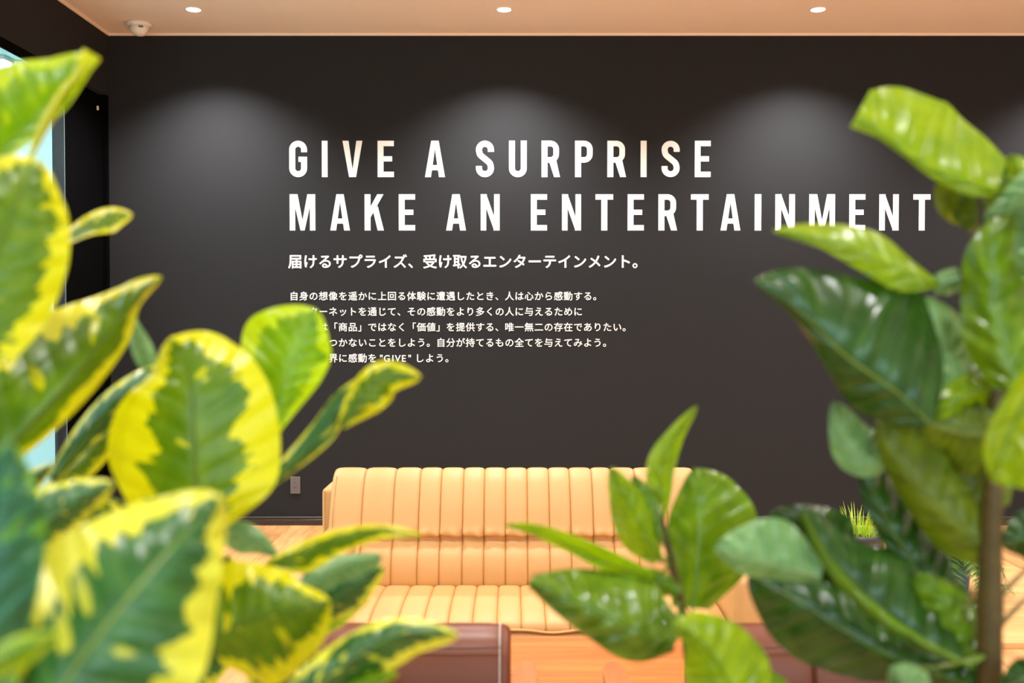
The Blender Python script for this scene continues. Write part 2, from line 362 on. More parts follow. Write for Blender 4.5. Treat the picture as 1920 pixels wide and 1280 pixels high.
def glyph(ch):
    h = s/2
    if ch == 'I': return .163, [rect(0, 0, s, 1)]
    if ch == 'E': return .447, [rect(0, 0, s, 1), rect(s, 0, .447, .15), rect(s, .43, .40, .575), rect(s, .85, .447, 1)]
    if ch == 'T': return .475, [rect(0, .85, .475, 1), rect(.475/2-h, 0, .475/2+h, .85)]
    if ch == 'N': return .515, [rect(0, 0, .15, 1), rect(.365, 0, .515, 1), [(.15, 1), (.15, .62), (.365, 0), (.365, .38)], [(.06, 1), (.165, 1), (.15, .62)], [(.35, 0), (.455, 0), (.365, .38)]]
    if ch == 'M': return .70, [rect(0, 0, .148, 1), rect(.552, 0, .70, 1), [(.07, 1), (.215, 1), (.40, .0), (.295, .0)], [(.63, 1), (.485, 1), (.30, .0), (.405, .0)]]
    if ch == 'V': return .54, [[(0, 1), (.165, 1), (.272, .2), (.272, 0), (.175, 0)], [(.54, 1), (.375, 1), (.268, .2), (.268, 0), (.365, 0)]]
    if ch == 'A': return .54, [[(0, 0), (.16, 0), (.272, .80), (.272, 1), (.17, 1)], [(.54, 0), (.38, 0), (.268, .80), (.268, 1), (.37, 1)], rect(.17, .19, .37, .33)]
    if ch == 'K': return .53, [rect(0, 0, s, 1), [(s, .36), (s, .66), (.35, 1), (.52, 1)], [(.24, .50), (.36, .68), (.53, 0), (.36, 0)]]
    if ch == 'U':
        w = .49; r = w/2-h
        return w, ribbon([(h, 1), (h, h+r)]+arc(w/2, h+r, r, 180, 360, 14)+[(w-h, 1)])
    if ch == 'G':
        w = .49; r = w/2-h
        return w, ribbon([(w-h, .685), (w-h, 1-h-r)]+arc(w/2, 1-h-r, r, 0, 180, 14)+arc(w/2, h+r, r, 180, 360, 14)+[(w-h, .52)])+[rect(w*.52, .42, w, .56)]
    if ch == 'S':
        w = .49; r = w/2-h; y1 = 1-h-r; y0 = h+r
        mid = [catmull([(h, y1-.02), (h+.035, y1-.14), (w/2, .5), (w-h-.035, y0+.14), (w-h, y0+.02)], i/14) for i in range(15)]
        return w, ribbon([(w-h, y1-.06), (w-h, y1)]+arc(w/2, y1, r, 0, 180, 14)+[tuple(q) for q in mid]+arc(w/2, y0, r, 0, -180, 14)+[(h, y0+.06)])
    if ch in 'PR':
        w = .48; r = .155; lo = .40+h*.9; 
        path = [(s*.5, 1-h*.93), (w-h-r, 1-h*.93)]+arc(w-h-r, 1-h*.93-r, r, 90, 0, 8)+arc(w-h-r, lo+r, r, 0, -90, 8)+[(s*.5, lo)]
        P = [rect(0, 0, s, 1)]+ribbon(path, .152)
        if ch == 'R': P += [[(.20, .45), (.33, .52), (.505, 0), (.345, 0)], [(.30, .45), (.40, .47), (.505, 0), (.36, 0)]]
        return (.505 if ch == 'R' else w), P
def flatletter(name, polys, mat, parent, x, z, sc, sx=1.0, th=.0012):
    bm = bmesh.new()
    for k, P in enumerate(polys):
        e = .0000 + .00002*k
        f = bm.faces.new([bm.verts.new((x+p[0]*sc*sx, -th-e, z+p[1]*sc)) for p in P])
        r = bmesh.ops.extrude_face_region(bm, geom=[f]); 
        for v in [q for q in r['geom'] if isinstance(q, bmesh.types.BMVert)]: v.co.y = -.0002
    return frombm(name, bm, mat, parent)
Z1 = 2.3415; Z2 = 3.3103
l1 = [(c, 520+a/Z1, 520+b/Z1) for c, a, b in zip('GIVEASURPRISE', (52, 195, 286, 440, 648, 872, 1017, 1160, 1307, 1449, 1595, 1687, 1833), (131, 221, 374, 512, 736, 951, 1095, 1241, 1385, 1531, 1621, 1766, 1902))]
l2 = [(c, 520+a/Z1, 520+b/Z1) for c, a, b in zip('MAKEANENTERT', (54, 232, 383, 533, 741, 893, 1113, 1250, 1397, 1538, 1673, 1816), (167, 319, 468, 605, 828, 976, 1184, 1333, 1474, 1609, 1755, 1893))]
l2 += [(c, 1340+a/Z2, 1340+b/Z2) for c, a, b in zip('AINMENT', (37, 249, 377, 587, 836, 1022, 1233), (159, 288, 497, 746, 934, 1141, 1338))]
for L, y0, y1, lab in ((l1, 263.8, 332.0, 'large white capital lettering GIVE A SURPRISE on the dark wall'), (l2, 364.0, 432.0, 'large white capital lettering MAKE AN ENTERTAINMENT on the dark wall')):
    t = empty('headline_lettering', (0, WALL_Y, 0)); tag(t, lab, 'lettering', 'white lettering on the dark wall')
    for ch, a, b in L:
        x0, zt = wallpt(a, y0); x1, zb = wallpt(b, y1); w, P = glyph(ch); h = zt-zb
        flatletter('letter', P, M['letter'], t, x0, zb, h, (x1-x0)/(w*h))
FC = bpy.data.curves.new('t', 'FONT'); FO = bpy.data.objects.new('t', FC); COL.objects.link(FO)
_g = {}
def charmesh(ch, off):
    if (ch, off) in _g: return _g[(ch, off)]
    FC.body = ch; FC.size = 1; FC.offset = 0; FC.extrude = .02; FC.resolution_u = 3
    bpy.context.view_layer.update()
    dg = bpy.context.evaluated_depsgraph_get(); me = bpy.data.meshes.new_from_object(FO.evaluated_get(dg)); me.materials.clear()
    bm = bmesh.new()      # heavier strokes: the same outline laid down several times, shifted a little
    for k, (dx, dy) in enumerate(((-off, 0), (off, 0), (0, -off), (0, off), (0, 0))):
        n = len(bm.verts); bm.from_mesh(me); bm.verts.ensure_lookup_table()
        for v in bm.verts[n:]: v.co += Vector((dx, dy, .012*k))
    bpy.data.meshes.remove(me); me = bpy.data.meshes.new('character'); bm.to_mesh(me); bm.free(); me.materials.append(M['letter'])
    _g[(ch, off)] = me; return me
def textline(name, text, px, base, pitch, size, off, label, xs=None):
    t = empty(name, (0, WALL_Y, 0)); tag(t, label, 'lettering', 'white lettering on the dark wall')
    x0, z = wallpt(px, base)
    for i, ch in enumerate(text):
        if ch == ' ': continue
        me = charmesh(ch, off)
        if not me.vertices: continue
        o = bpy.data.objects.new('character', me); COL.objects.link(o); o.parent = t
        pos = xs[i] if xs else px+i*pitch
        o.location = (wallpt(pos, base)[0], -.0012, z); o.rotation_euler = (math.pi/2, 0, 0)
        o.scale = (size*MPP, size*MPP, .02)
CJ = 1.0
textline('subtitle_lettering', '届けるサプライズ、受け取るエンターテインメント。', 540, 500.5, 28.05, 27.6, .022, 'bold white Japanese subtitle line under the two headline rows')
rows = ['自身の想像を遥かに上回る体験に遭遇したとき、人は心から感動する。', 'インターネットを通じて、その感動をより多くの人に与えるために', '私たちは「商品」ではなく「価値」を提供する、唯一無二の存在でありたい。', '誰も思いつかないことをしよう。自分が持てるもの全てを与えてみよう。']
labs = ['first row of small white Japanese text below the subtitle', 'second row of small white Japanese text, its start behind a lime leaf', 'third and longest row of small white Japanese text', 'fourth row of small white Japanese text with a full stop midway']
for i, (r, lb) in enumerate(zip(rows, labs)):
    textline('paragraph_lettering', r, 542.5, 561.5+i*29.05, 18.36, 17.6, .014, lb)
r5 = 'そして世界に感動を"GIVE"しよう。'
xs = [542.5+18.36*i for i in range(9)]+[712, 719, 734.5, 740.5, 752.5, 765, 778, 797, 816, 834.5]
textline('paragraph_lettering', r5, 542.5, 561.5+4*29.05, 18.36, 17.6, .014, 'last short row of small white text with GIVE in quotation marks', xs)
bpy.data.objects.remove(FO)

# ============================================================ CREAM SOFA
def sweep_panel(name, prof, x0, x1, mat, parent, puff=.013, ns=9, ends=(1, 1), nprof=60, pw=4.5, crease=0):
    """a stuffed upholstery channel: closed profile (y,z) swept from x0 to x1, sunk at its two seams"""
    P = [catmull(prof+[prof[0]], i/nprof) for i in range(nprof)]
    N = []
    for i in range(nprof):
        a, b = P[i-1], P[(i+1) % nprof]; dy, dz = b[0]-a[0], b[1]-a[1]; l = math.hypot(dy, dz) or 1; N.append((-dz/l, dy/l))
    bm = bmesh.new(); rings = []
    for k in range(ns):
        u = -math.cos(math.pi*k/(ns-1)); x = (x0+x1)/2+u*(x1-x0)/2
        q = puff*(1-math.sqrt(max(0, 1-abs(u)**pw)))
        ring = []
        for i in range(nprof):
            y_, z_ = P[i][0]-N[i][0]*q, P[i][1]-N[i][1]*q
            if crease and P[i][0] < 3.9 and .585 < P[i][1] < .68:    # leather gathered into small folds above the tuck
                f = math.exp(-((P[i][1]-.622)/.018)**2); z_ += .006*math.cos(u*2.2+crease)*f*.6; y_ += .0045*math.sin(u*5+crease*3)*f-.004*f*(1-u*u)
            ring.append(bm.verts.new((x, y_, z_)))
        rings.append(ring)
    for a, b in zip(rings, rings[1:]):
        for i in range(nprof): bm.faces.new((a[i], a[(i+1) % nprof], b[(i+1) % nprof], b[i]))
    bm.faces.new(rings[0]); bm.faces.new(rings[-1][::-1])
    return frombm(name, bm, mat, parent, True)
sofa = empty('sofa', (0, 0, 0)); tag(sofa, 'cream tan leather sofa with vertical channel stitching, standing before the dark wall', 'sofa')
# profiles run clockwise so that normals (-dz,dy) point outwards
bprof = [(3.80, .38), (3.745, .42), (3.735, .48), (3.758, .55), (3.808, .600), (3.790, .618), (3.802, .66), (3.838, .74), (3.885, .81), (3.94, .845), (4.00, .845), (4.04, .80), (4.05, .62), (4.04, .40)]
bx = [-.7045, -.58, -.459, -.36, -.277, -.19, -.108, -.025, .059, .144, .226, .313, .391, .484, .600, .72]
for a, b in zip(bx, bx[1:]): sweep_panel('back_panel', bprof, a, b, M['cream'], sofa, .011, 13, nprof=110, crease=random.uniform(.3, 2))
sprof = [(3.300, .345), (3.272, .385), (3.268, .425), (3.30, .447), (3.42, .456), (3.60, .452), (3.74, .440), (3.80, .415), (3.81, .37), (3.70, .34), (3.50, .335)]
sx = [-.589, -.4755, -.381, -.2934, -.212, -.131, -.05, .031, .112, .193, .274, .355, .436, .517, .604, .716]
for a, b in zip(sx, sx[1:]): sweep_panel('seat_panel', sprof, a, b, M['cream'], sofa, .011, 11, nprof=80)
# front rail in three leather pieces, piping above
for a, b in ((-.589, -.131), (-.129, .276), (.278, .716)):
    bobj('front_rail', (a, 3.262, .12), (b, 3.33, .408), M['cream'], sofa, .008, 3, True)
bm = bmesh.new()
pts = [(-.589+i*(1.305/60), 3.262, .417+.006*math.sin(i*.33)+.002*math.sin(i*.9)) for i in range(61)]
tube(bm, pts, .0045, 8); frombm('piping', bm, M['cream'], sofa, True)
bm = bmesh.new(); tube(bm, [(p[0], p[1]+.001, p[2]-.0075) for p in pts], .002, 6); frombm('piping_seam', bm, M['seam'], sofa)
bobj('back_shell', (-.768, 4.0, .12), (.80, 4.2, .762), M['cream'], sofa, .02, 4, True)
for a, b in ((-.752, -.596), (.722, .878)):
    bobj('armrest', (a, 3.20, .12), (b, 4.02, .612), M['cream'], sofa, .035, 5, True)
for x_ in (-.700, .716):
    bm = bmesh.new()
    for i in range(60):
        t_ = i/60; q = catmull(bprof, .10+.55*t_)
        xx = x_+(.012 if x_ < 0 else -.012)
        box(bm, (xx-.0008, q[0]-.0035, q[1]-.0018), (xx+.0008, q[0]+.001, q[1]+.0018))
    frombm('stitching', bm, M['seam'], sofa)
bm = bmesh.new()
for i in range(60): box(bm, (-.7555, 3.9975, .75-i*.010), (-.7540, 4.001, .7445-i*.010))
frombm('stitching', bm, M['seam'], sofa)
for x_ in (-.68, .80):
    for y_ in (3.28, 4.1):
        bm = bmesh.new(); lathe(bm, [(.018, 0), (.025, .12)], x_, y_, 20); frombm('leg', bm, M['legmetal'], sofa, True)

# ============================================================ COFFEE TABLE
ct = empty('coffee_table', (.17, 2.78, 0)); tag(ct, 'orange-brown wooden coffee table between the cream sofa and the brown chairs', 'table')
for a, b in ((-.23, -.106), (-.105, .23)): bobj('tabletop_board', (-.62, a, .452), (.62, b, .48), M['table'], ct, .004, 2)
bobj('apron', (-.55, -.19, .40), (.55, .19, .452), M['table'], ct, .003)
for x_ in (-.55, .55):
    for y_ in (-.18, .18):
        bm = bmesh.new(); lathe(bm, [(.016, 0), (.026, .43)], x_, y_, 20); frombm('leg', bm, M['table'], ct, True)

# ============================================================ BROWN CHAIRS
def chair(x0, x1, label, seams, arms):
    t = empty('lounge_chair', ((x0+x1)/2, 2.1, 0)); tag(t, label, 'chair', 'brown leather lounge chairs with wooden arms')
    cx = (x0+x1)/2
    prof = [(-.24, .40), (-.285, .46), (-.305, .60), (-.300, .74), (-.280, .815), (-.245, .848), (-.20, .850), (-.165, .82), (-.155, .74), (-.150, .60), (-.150, .46), (-.18, .40)]
    prof = [(a+.03, b) for a, b in prof]
    X = [x0]+seams+[x1]
    for i, (a, b) in enumerate(zip(X, X[1:])):
        sweep_panel('back_panel', prof, a-cx+.0005, b-cx-.0005, M['brown'], t, .004, 9)
    # rounded end caps (side gussets)
    for sgn, xe in ((-1, x0-cx), (1, x1-cx)):
        sp = [catmull(prof+[prof[0]], i/60) for i in range(60)]; my = sum(p[0] for p in sp)/60; mz = sum(p[1] for p in sp)/60
        bm = bmesh.new(); rings = []
        for k in range(6):
            a = k/5*math.pi/2; ins = .016*(1-math.cos(a)); xx = xe+sgn*(-.004+.017*math.sin(a))
            ring = []
            for p in sp:
                dy, dz = my-p[0], mz-p[1]; l = math.hypot(dy, dz); ring.append(bm.verts.new((xx, p[0]+dy/l*(ins+.002), p[1]+dz/l*(ins+.002))))
            rings.append(ring)
        for a, b in zip(rings, rings[1:]):
            for i in range(60): bm.faces.new((a[i], a[(i+1) % 60], b[(i+1) % 60], b[i]))
        bm.faces.new(rings[-1]); frombm('side_gusset', bm, M['brown'], t, True)
        bm = bmesh.new()
        P = [catmull(prof+[prof[0]], i/150) for i in range(150)]
        for i in range(2, 85, 1):
            q = Vector((xe-sgn*.008, P[i][0], P[i][1])); q2 = Vector((xe-sgn*.008, P[i+1][0], P[i+1][1])); dv = q2-q
            nn = Vector((0, -dv.z, dv.y)).normalized()*.0008
            tube(bm, [q+nn, q+dv*.62+nn], .0013, 5)
        frombm('stitching', bm, M['stitch'], t)
    bm = bmesh.new()
    tube(bm, [(x0-cx+.006+i*(x1-x0-.012)/20, -.262, .8315-.0015*math.sin(i*.5)) for i in range(21)], .0015, 6)
    for sx_ in seams: tube(bm, [(sx_-cx, catmull(prof, q)[0]-.000, catmull(prof, q)[1]) for q in [i/20*.6 for i in range(21)]], .0014, 6)
    frombm('seam', bm, M['dseam'], t)
    bobj('seat_cushion', (x0-cx+.01, -.16, .34), (x1-cx-.01, .33, .45), M['brown'], t, .03, 4, True)
    bobj('seat_frame', (x0-cx+.02, -.20, .29), (x1-cx-.02, .31, .335), M['arm'], t, .005)
    for ax in arms:
        a = ax-cx
        bm = bmesh.new()      # paddle arm: slim, rounded at its front end
        pl = [(-.015, -.23), (-.026, -.05), (-.029, .12), (-.028, .24), (-.022, .285), (-.010, .305), (.004, .308), (.017, .298), (.026, .27), (.029, .2), (.027, 0), (.015, -.23)]
        top = [bm.verts.new((a+p[0], p[1], .612+.02*(p[1] < -.1))) for p in pl]; bot = [bm.verts.new((a+p[0], p[1], .588+.02*(p[1] < -.1))) for p in pl]
        bm.faces.new(top); bm.faces.new(bot[::-1])
        for i in range(len(pl)): bm.faces.new((top[i], bot[i], bot[(i+1) % len(pl)], top[(i+1) % len(pl)]))
        bmesh.ops.bevel(bm, geom=[e for e in bm.edges if abs(e.verts[0].co.z-e.verts[1].co.z) < .015 and e.verts[0] in top and e.verts[1] in top], offset=.005, segments=2, affect='EDGES')
        frombm('armrest', bm, M['arm'], t)
        for yy, dyy in ((.24, .02), (-.17, -.05)):
            bm = bmesh.new(); tube(bm, [(a, yy+dyy, 0), (a, yy, .592)], [.013, .02], 14); frombm('leg', bm, M['arm'], t, True)
        bobj('side_rail', (min(a, 0) if a < 0 else x1-cx-.03, .02, .295), (x0-cx+.03 if a < 0 else a, .06, .33), M['arm'], t)
    return t
chair(-.440, -.015, 'brown leather lounge chair seen from behind at the bottom left of the coffee table', [-.227], [.032, -.487])
chair(.355, .780, 'brown leather lounge chair seen from behind, below the green leaves at the right', [.563], [.243, .828])

# ============================================================ ROUND TABLE, FERN, GRASS
rt = empty('round_table', (1.47, 3.45, 0)); tag(rt, 'round pale wooden table behind the tall green plant at the right', 'table')
bm = bmesh.new(); lathe(bm, [(.54, .472), (.55, .478), (.55, .494), (.545, .5)], n=96); frombm('tabletop', bm, M['round'], rt)
bm = bmesh.new(); lathe(bm, [(.03, .02), (.03, .472)], n=24); frombm('pedestal', bm, M['legmetal'], rt, True)
bm = bmesh.new(); lathe(bm, [(.26, 0), (.26, .012), (.04, .025)], n=48); frombm('base', bm, M['legmetal'], rt, True)
def pot(bmname, parent, prof, mat, soilr, soilz):
    bm = bmesh.new(); lathe(bm, prof, n=40); frombm('pot', bm, mat, parent, True)
    bm = bmesh.new(); lathe(bm, [(soilr, soilz-.01), (soilr, soilz), (soilr*.5, soilz+.004)], n=40); frombm('soil', bm, M['soil'], parent)
M['fern'] = plain('fern_green', (.10, .24, .03), .5, noise=(40, .3))
M['grass'] = plain('grass_blades', (.50, .74, .04), .45, noise=(40, .25))
fern = empty('potted_fern', (1.50, 3.40, .5012)); tag(fern, 'feathery green fern in a blue pot on the round wooden table', 'plant')
pot('pot', fern, [(.05, 0), (.062, .02), (.075, .12), (.078, .135), (.070, .135), (.068, .11)], M['bluepot'], .069, .118)
rr = random.Random(3)
for k in range(26):
    a = k*2.399+rr.uniform(-.2, .2); L = rr.uniform(.15, .25); up = rr.uniform(.05, .16)
    pts = [Vector((math.cos(a)*L*u*.95, math.sin(a)*L*u*.95, .12+up*math.sin(u*2.2)-.20*u*u*rr.uniform(.9, 1.1))) for u in [i/16 for i in range(17)]]
    if math.hypot(pts[-1].x, pts[-1].y) < .6: 
        for p in pts: p.z = max(p.z, .022)
    bm = bmesh.new(); tube(bm, pts, [.0016*(1-.6*i/16) for i in range(17)], 5)
    for i in range(2, 17):
        d_ = (pts[i]-pts[i-1]).normalized(); sd_ = d_.cross(Vector((0, 0, 1))).normalized(); ln = .045*math.sin(math.pi*(i/17)**.7)+.006
        for sg in (-1, 1):
            for f_ in (0, .5):
                p = pts[i]-d_*f_*(pts[i]-pts[i-1]).length
                e = p+sd_*sg*ln+d_*ln*.35-Vector((0, 0, .3*ln)); w_ = d_*.0035
                m1 = p.lerp(e, .5)+Vector((0, 0, .004))
                v = [bm.verts.new(q) for q in (p-w_*.5, m1-w_, e, m1+w_, p+w_*.5)]; bm.faces.new(v)
    frombm('frond', bm, M['fern'], fern)
g = at(1606, 992, 4.35)
gp = empty('grass_planter', (g.x, 4.35, 0)); tag(gp, 'tuft of thin lime green grass in a dark planter near the skirting board', 'plant')
gz = g.z
pot('pot', gp, [(.09, 0), (.095, .02), (.115, gz-.03), (.118, gz-.012), (.108, gz-.012), (.105, gz-.05)], M['pot'], .106, gz-.03)
bm = bmesh.new()
for k in range(95):
    a = rr.uniform(0, 6.28); r = .085*math.sqrt(rr.random()); L = rr.uniform(.05, .14); ln = Vector((math.cos(a), math.sin(a), 0))*rr.uniform(.1, .7)*L+Vector((rr.uniform(-.02, .02), 0, 0))
    b = Vector((r*math.cos(a), r*math.sin(a), gz-.03)); w_ = Vector((.0026, 0, 0)); m1 = b+ln*.35+Vector((0, 0, L*.6)); e = b+ln+Vector((0, 0, L))
    A_ = [bm.verts.new(q) for q in (b-w_, b+w_, m1+w_*.7, m1-w_*.7)]; bm.faces.new(A_); E = bm.verts.new(e); bm.faces.new((A_[3], A_[2], E))
tag(frombm('grass_blades', bm, M['grass'], gp), kind='stuff')

# ============================================================ FOREGROUND PLANTS
LEAFN = [0]
def leaf(parent, mat, D, mid, wl, wr, tilt=0, fl=.02, fr=.02, arch=0, wave=.004, name='leaf', pet=None, rb=1, rt=1, label=None, depths=None, q=.0004, qn=9):
    """mid: midrib from base to tip; wl / wr: half widths on the left / right hand of the direction of growth;
    tilt: how far the tip lies behind the base; fl / fr: how far the edges lie behind the midrib; arch: bow of the midrib"""
    LEAFN[0] += 1; seed = (LEAFN[0]*.618) % 1; rnd = random.Random(LEAFN[0])
    NV, NU = 36, 9; bm = bmesh.new()
    lu = bm.verts.layers.float.new('lu'); lv = bm.verts.layers.float.new('lv'); ls = bm.verts.layers.float.new('seed')
    ph = rnd.uniform(0, 6.28); ph2 = rnd.uniform(0, 6.28); fq = rnd.uniform(2.0, 3.2)
    def W(w, t):
        n = len(w)-1; q = t*n; v = catmull([(a,) for a in w], t)[0]
        if rt and q > n-1 and abs(w[-1]) < 1:
            u = q-(n-1); v = w[-2]*((1-u)**.62)*(1+.0*u)
        if rb and q < 1 and abs(w[0]) < 1:
            v = w[1]*(q**.6)
        return v
    grid = []; rib = []
    for i in range(NV+1):
        t = i/NV; x, y = catmull(mid, t); x2, y2 = catmull(mid, min(1, t+.02)); x1, y1 = catmull(mid, max(0, t-.02))
        dx, dy = x2-x1, y2-y1; l = math.hypot(dx, dy) or 1; nx, ny = dy/l, -dx/l
        d0 = D+tilt*t-arch*math.sin(math.pi*t)
        if depths: d0 += catmull([(q,) for q in depths], t)[0]
        row = []
        for j in range(-NU, NU+1):
            s_ = abs(j)/NU; w = W(wl, t) if j < 0 else W(wr, t); e = fl if j < 0 else fr
            dd = e*(s_**1.5)*(.35+.65*math.sin(math.pi*min(1, t*.95+.05))) + wave*math.sin(fq*6.28*t+(ph if j < 0 else ph2))*s_*s_
            # side veins pull small valleys into the blade
            sv = (t-.22*s_)*qn; dd += q*math.cos(2*math.pi*sv)*min(1, s_*2.5)*min(1, (1-s_)*4+.2)
            p = at(x+nx*w*s_*(1 if j < 0 else -1), y+ny*w*s_*(1 if j < 0 else -1), d0+dd)
            v = bm.verts.new(p); v[lu] = j/NU; v[lv] = t; v[ls] = seed; row.append(v)
        grid.append(row); rib.append(at(x, y, d0))
    for a, b in zip(grid, grid[1:]):
        for j in range(2*NU): bm.faces.new((a[j], a[j+1], b[j+1], b[j]))
    n0 = len(bm.verts)
    # thick midrib on the back of the blade, carried on as the leaf stalk
    pts = [p+Vector((0, .0012, 0)) for p in rib[:-2]]; rad = [.0016*(1-.8*i/len(pts)) for i in range(len(pts))]
    if pet:
        q = Vector(pet); a = pts[0]; k = [a.lerp(q, u)+Vector((0, 0, -.006*math.sin(math.pi*u))) for u in (1, .75, .5, .25)]
        pts = k+pts; rad = [.002]*4+rad
    tube(bm, pts, rad, 6, True)
    bm.verts.ensure_lookup_table()
    for v in bm.verts[n0:]: v[lu] = 0; v[lv] = .5; v[ls] = seed
    me = bpy.data.meshes.new(name); bm.to_mesh(me); bm.free()
    o = link(name, me, M[mat], parent, True)
    if parent: 
        me.transform(Matrix.Translation(-parent.location))
    if label: o['label'] = label
    return o
def plant(name, x, y, label, pm, stempts, rads, cat='plant', base=0):
    t = empty(name, (x, y, 0)); tag(t, label, cat)
    pot('pot', t, [(.12, 0), (.13, .02), (.165, .36), (.17, .38), (.155, .38), (.15, .34)], pm, .152, .35)
    return t
def stem(parent, pts, rads, mat='stem', n=30, name='stem', knobs=True):
    P = [Vector(catmull([tuple(p) for p in pts], i/n)) for i in range(n+1)]; R = [catmull([(r,) for r in rads], i/n)[0] for i in range(n+1)]
    R = [r*(1+.10*((i % 4) == 0)*knobs) for i, r in enumerate(R)]
    bm = bmesh.new(); tube(bm, [p-parent.location for p in P], R, 14); frombm(name, bm, M[mat], parent, True); return P

# ---- variegated rubber plant, left
LP = plant('variegated_rubber_plant', -.36, .92, 'large rubber plant with yellow-edged green leaves filling the left foreground', M['whitepot'], None, None)
s1 = stem(LP, [(-.36, .92, .34), (-.37, .90, .80), at(300, 1300, .95), at(330, 1100, .98), at(350, 960, 1.0)], [.014, .012, .009, .007, .005])
s2 = stem(LP, [(-.38, .92, .34), (-.46, .88, .9), at(-60, 1150, .94), at(-70, 950, .94), at(-80, 750, .94)], [.014, .012, .009, .007, .005])
def near(P, q, below=.03):
    b = min(P, key=lambda p: (p-q).length); return b
def L(mat, D, mid, wl, wr, st=None, **k):
    pet = near(st, at(mid[0][0], mid[0][1], D)) if st else None
    return leaf(LP, mat, D, mid, wl, wr, pet=pet, **k)
# upper left, curled tip
L('varl', .92, [(-60, 330), (20, 262), (85, 195), (130, 150), (182, 105)], [40, 125, 105, 55, 0], [10, 26, 34, 26, 0], s2, tilt=-.05, fl=.03, fr=-.03)
L('yellow', .865, [(55, 300), (82, 235), (118, 178), (148, 140), (172, 100)], [5, 10, 12, 13, 18], [5, 12, 12, 14, 20], tilt=.0, fl=.01, fr=.01, rt=0)
L('var', .80, [(-70, 640), (-25, 540), (10, 430), (45, 350), (75, 300)], [90, 150, 150, 90, 0], [100, 130, 128, 88, 0], s2, tilt=.05, fl=.03, fr=.03, label='leaf with a broad yellow margin')
L('var', .93, [(-20, 880), (70, 785), (140, 705), (205, 620), (250, 560), (304, 518)], [140, 165, 150, 85, 32, 0], [20, 38, 45, 42, 18, 0], s2, tilt=.04, fl=.05, fr=.04)
L('var', 1.02, [(120, 452), (165, 428), (210, 408), (249, 402)], [10, 22, 20, 0], [8, 14, 26, 0], tilt=.02, fl=.015, fr=-.015)
L('pale', 1.05, [(236, 575), (250, 610), (270, 660), (295, 720)], [6, 12, 20, 10], [6, 12, 22, 10], tilt=.02, fl=.01, fr=.01)
L('vard', 1.04, [(98, 900), (160, 820), (225, 750), (290, 702), (335, 690)], [12, 26, 28, 18, 0], [10, 20, 28, 22, 0], s1, tilt=.0, fl=.02, fr=.02)
L('var', 1.06, [(80, 930), (140, 885), (190, 840), (225, 790)], [10, 28, 30, 0], [10, 24, 20, 0], tilt=.0)
L('var', .94, [(372, 1010), (366, 930), (363, 840), (358, 740), (345, 680), (318, 632)], [70, 130, 162, 132, 72, 0], [30, 140, 163, 148, 100, 0], s1, tilt=.03, fl=.03, fr=.03, arch=.01, label='large upright leaf with a jagged yellow margin')
L('varl', 1.03, [(508, 815), (520, 755), (540, 690), (565, 630), (592, 578)], [10, 55, 95, 95, 0], [12, 42, 66, 62, 0], s1, tilt=.02, fl=.03, fr=.02)
L('vard', 1.0, [(480, 925), (545, 872), (605, 812), (650, 752), (700, 715), (762, 695)], [6, 20, 26, 24, 18, 10], [8, 14, 22, 16, 6, 4], s1, tilt=.0, fl=.015, fr=.01, rt=0)
L('var', .985, [(640, 800), (680, 745), (725, 705), (790, 706)], [10, 30, 30, 0], [6, 40, 38, 0], tilt=.0, fl=.01, fr=.01)
L('varw', .58, [(60, 1380), (140, 1250), (225, 1140), (300, 1050), (360, 985), (418, 928)], [80, 150, 178, 130, 78, 0], [120, 205, 200, 140, 80, 0], s1, tilt=.08, fl=.03, fr=.02, wave=.006, label='very large blurred leaf nearest the camera')
L('teal', .56, [(-20, 1330), (-25, 1180), (-10, 1020), (0, 920), (20, 826)], [80, 90, 80, 50, 0], [40, 80, 96, 75, 0], s2, tilt=.03, fl=.02, fr=.02)
L('vard', .80, [(20, 1060), (80, 985), (140, 940), (215, 905)], [20, 62, 42, 0], [10, 40, 40, 0], s2, tilt=.02, fl=.02, fr=.02)
L('varl', .50, [(-60, 1275), (0, 1240), (55, 1212), (108, 1187)], [20, 28, 26, 0], [20, 30, 26, 0], tilt=-.02, fl=.02, fr=.01)
L('var', .88, [(395, 1200), (455, 1172), (520, 1150), (575, 1140), (620, 1126)], [60, 120, 95, 48, 0], [50, 122, 118, 82, 0], s1, tilt=.0, fl=.03, fr=.03)
L('pale', 1.03, [(410, 985), (455, 1003), (490, 1020), (522, 1042)], [12, 26, 18, 0], [20, 34, 20, 0], tilt=.02, fl=.01, fr=.01)
L('var', .97, [(500, 1060), (565, 1045), (640, 1015), (715, 997), (795, 1003)], [8, 28, 24, 14, 0], [8, 30, 20, 13, 0], s1, tilt=-.01, fl=.015, fr=-.01)
L('pale', 1.0, [(555, 1115), (600, 1085), (650, 1058), (716, 1040)], [12, 28, 20, 0], [14, 50, 62, 0], s1, tilt=.0, fl=.02, fr=.02)  # glossy highlights put into the pale leaf colour
L('vard', .99, [(560, 1170), (615, 1130), (665, 1095), (722, 1062)], [10, 30, 30, 0], [12, 38, 40, 0], s1, tilt=.02, fl=.02, fr=.02)
L('varl', 1.02, [(560, 1205), (610, 1170), (650, 1145), (695, 1120)], [8, 16, 16, 0], [8, 18, 16, 0], tilt=.0)
L('vard', .84, [(520, 1345), (600, 1280), (680, 1222), (760, 1185), (862, 1190)], [20, 42, 42, 28, 0], [30, 52, 56, 50, 0], s1, tilt=.03, fl=.02, fr=.03)
L('varl', .86, [(590, 1340), (650, 1300), (700, 1275), (748, 1262)], [10, 30, 18, 0], [10, 30, 18, 0], tilt=.0)
L('var', 1.0, [(600, 1290), (590, 1250), (580, 1210), (576, 1160)], [8, 14, 14, 0], [8, 14, 12, 0], tilt=.0)
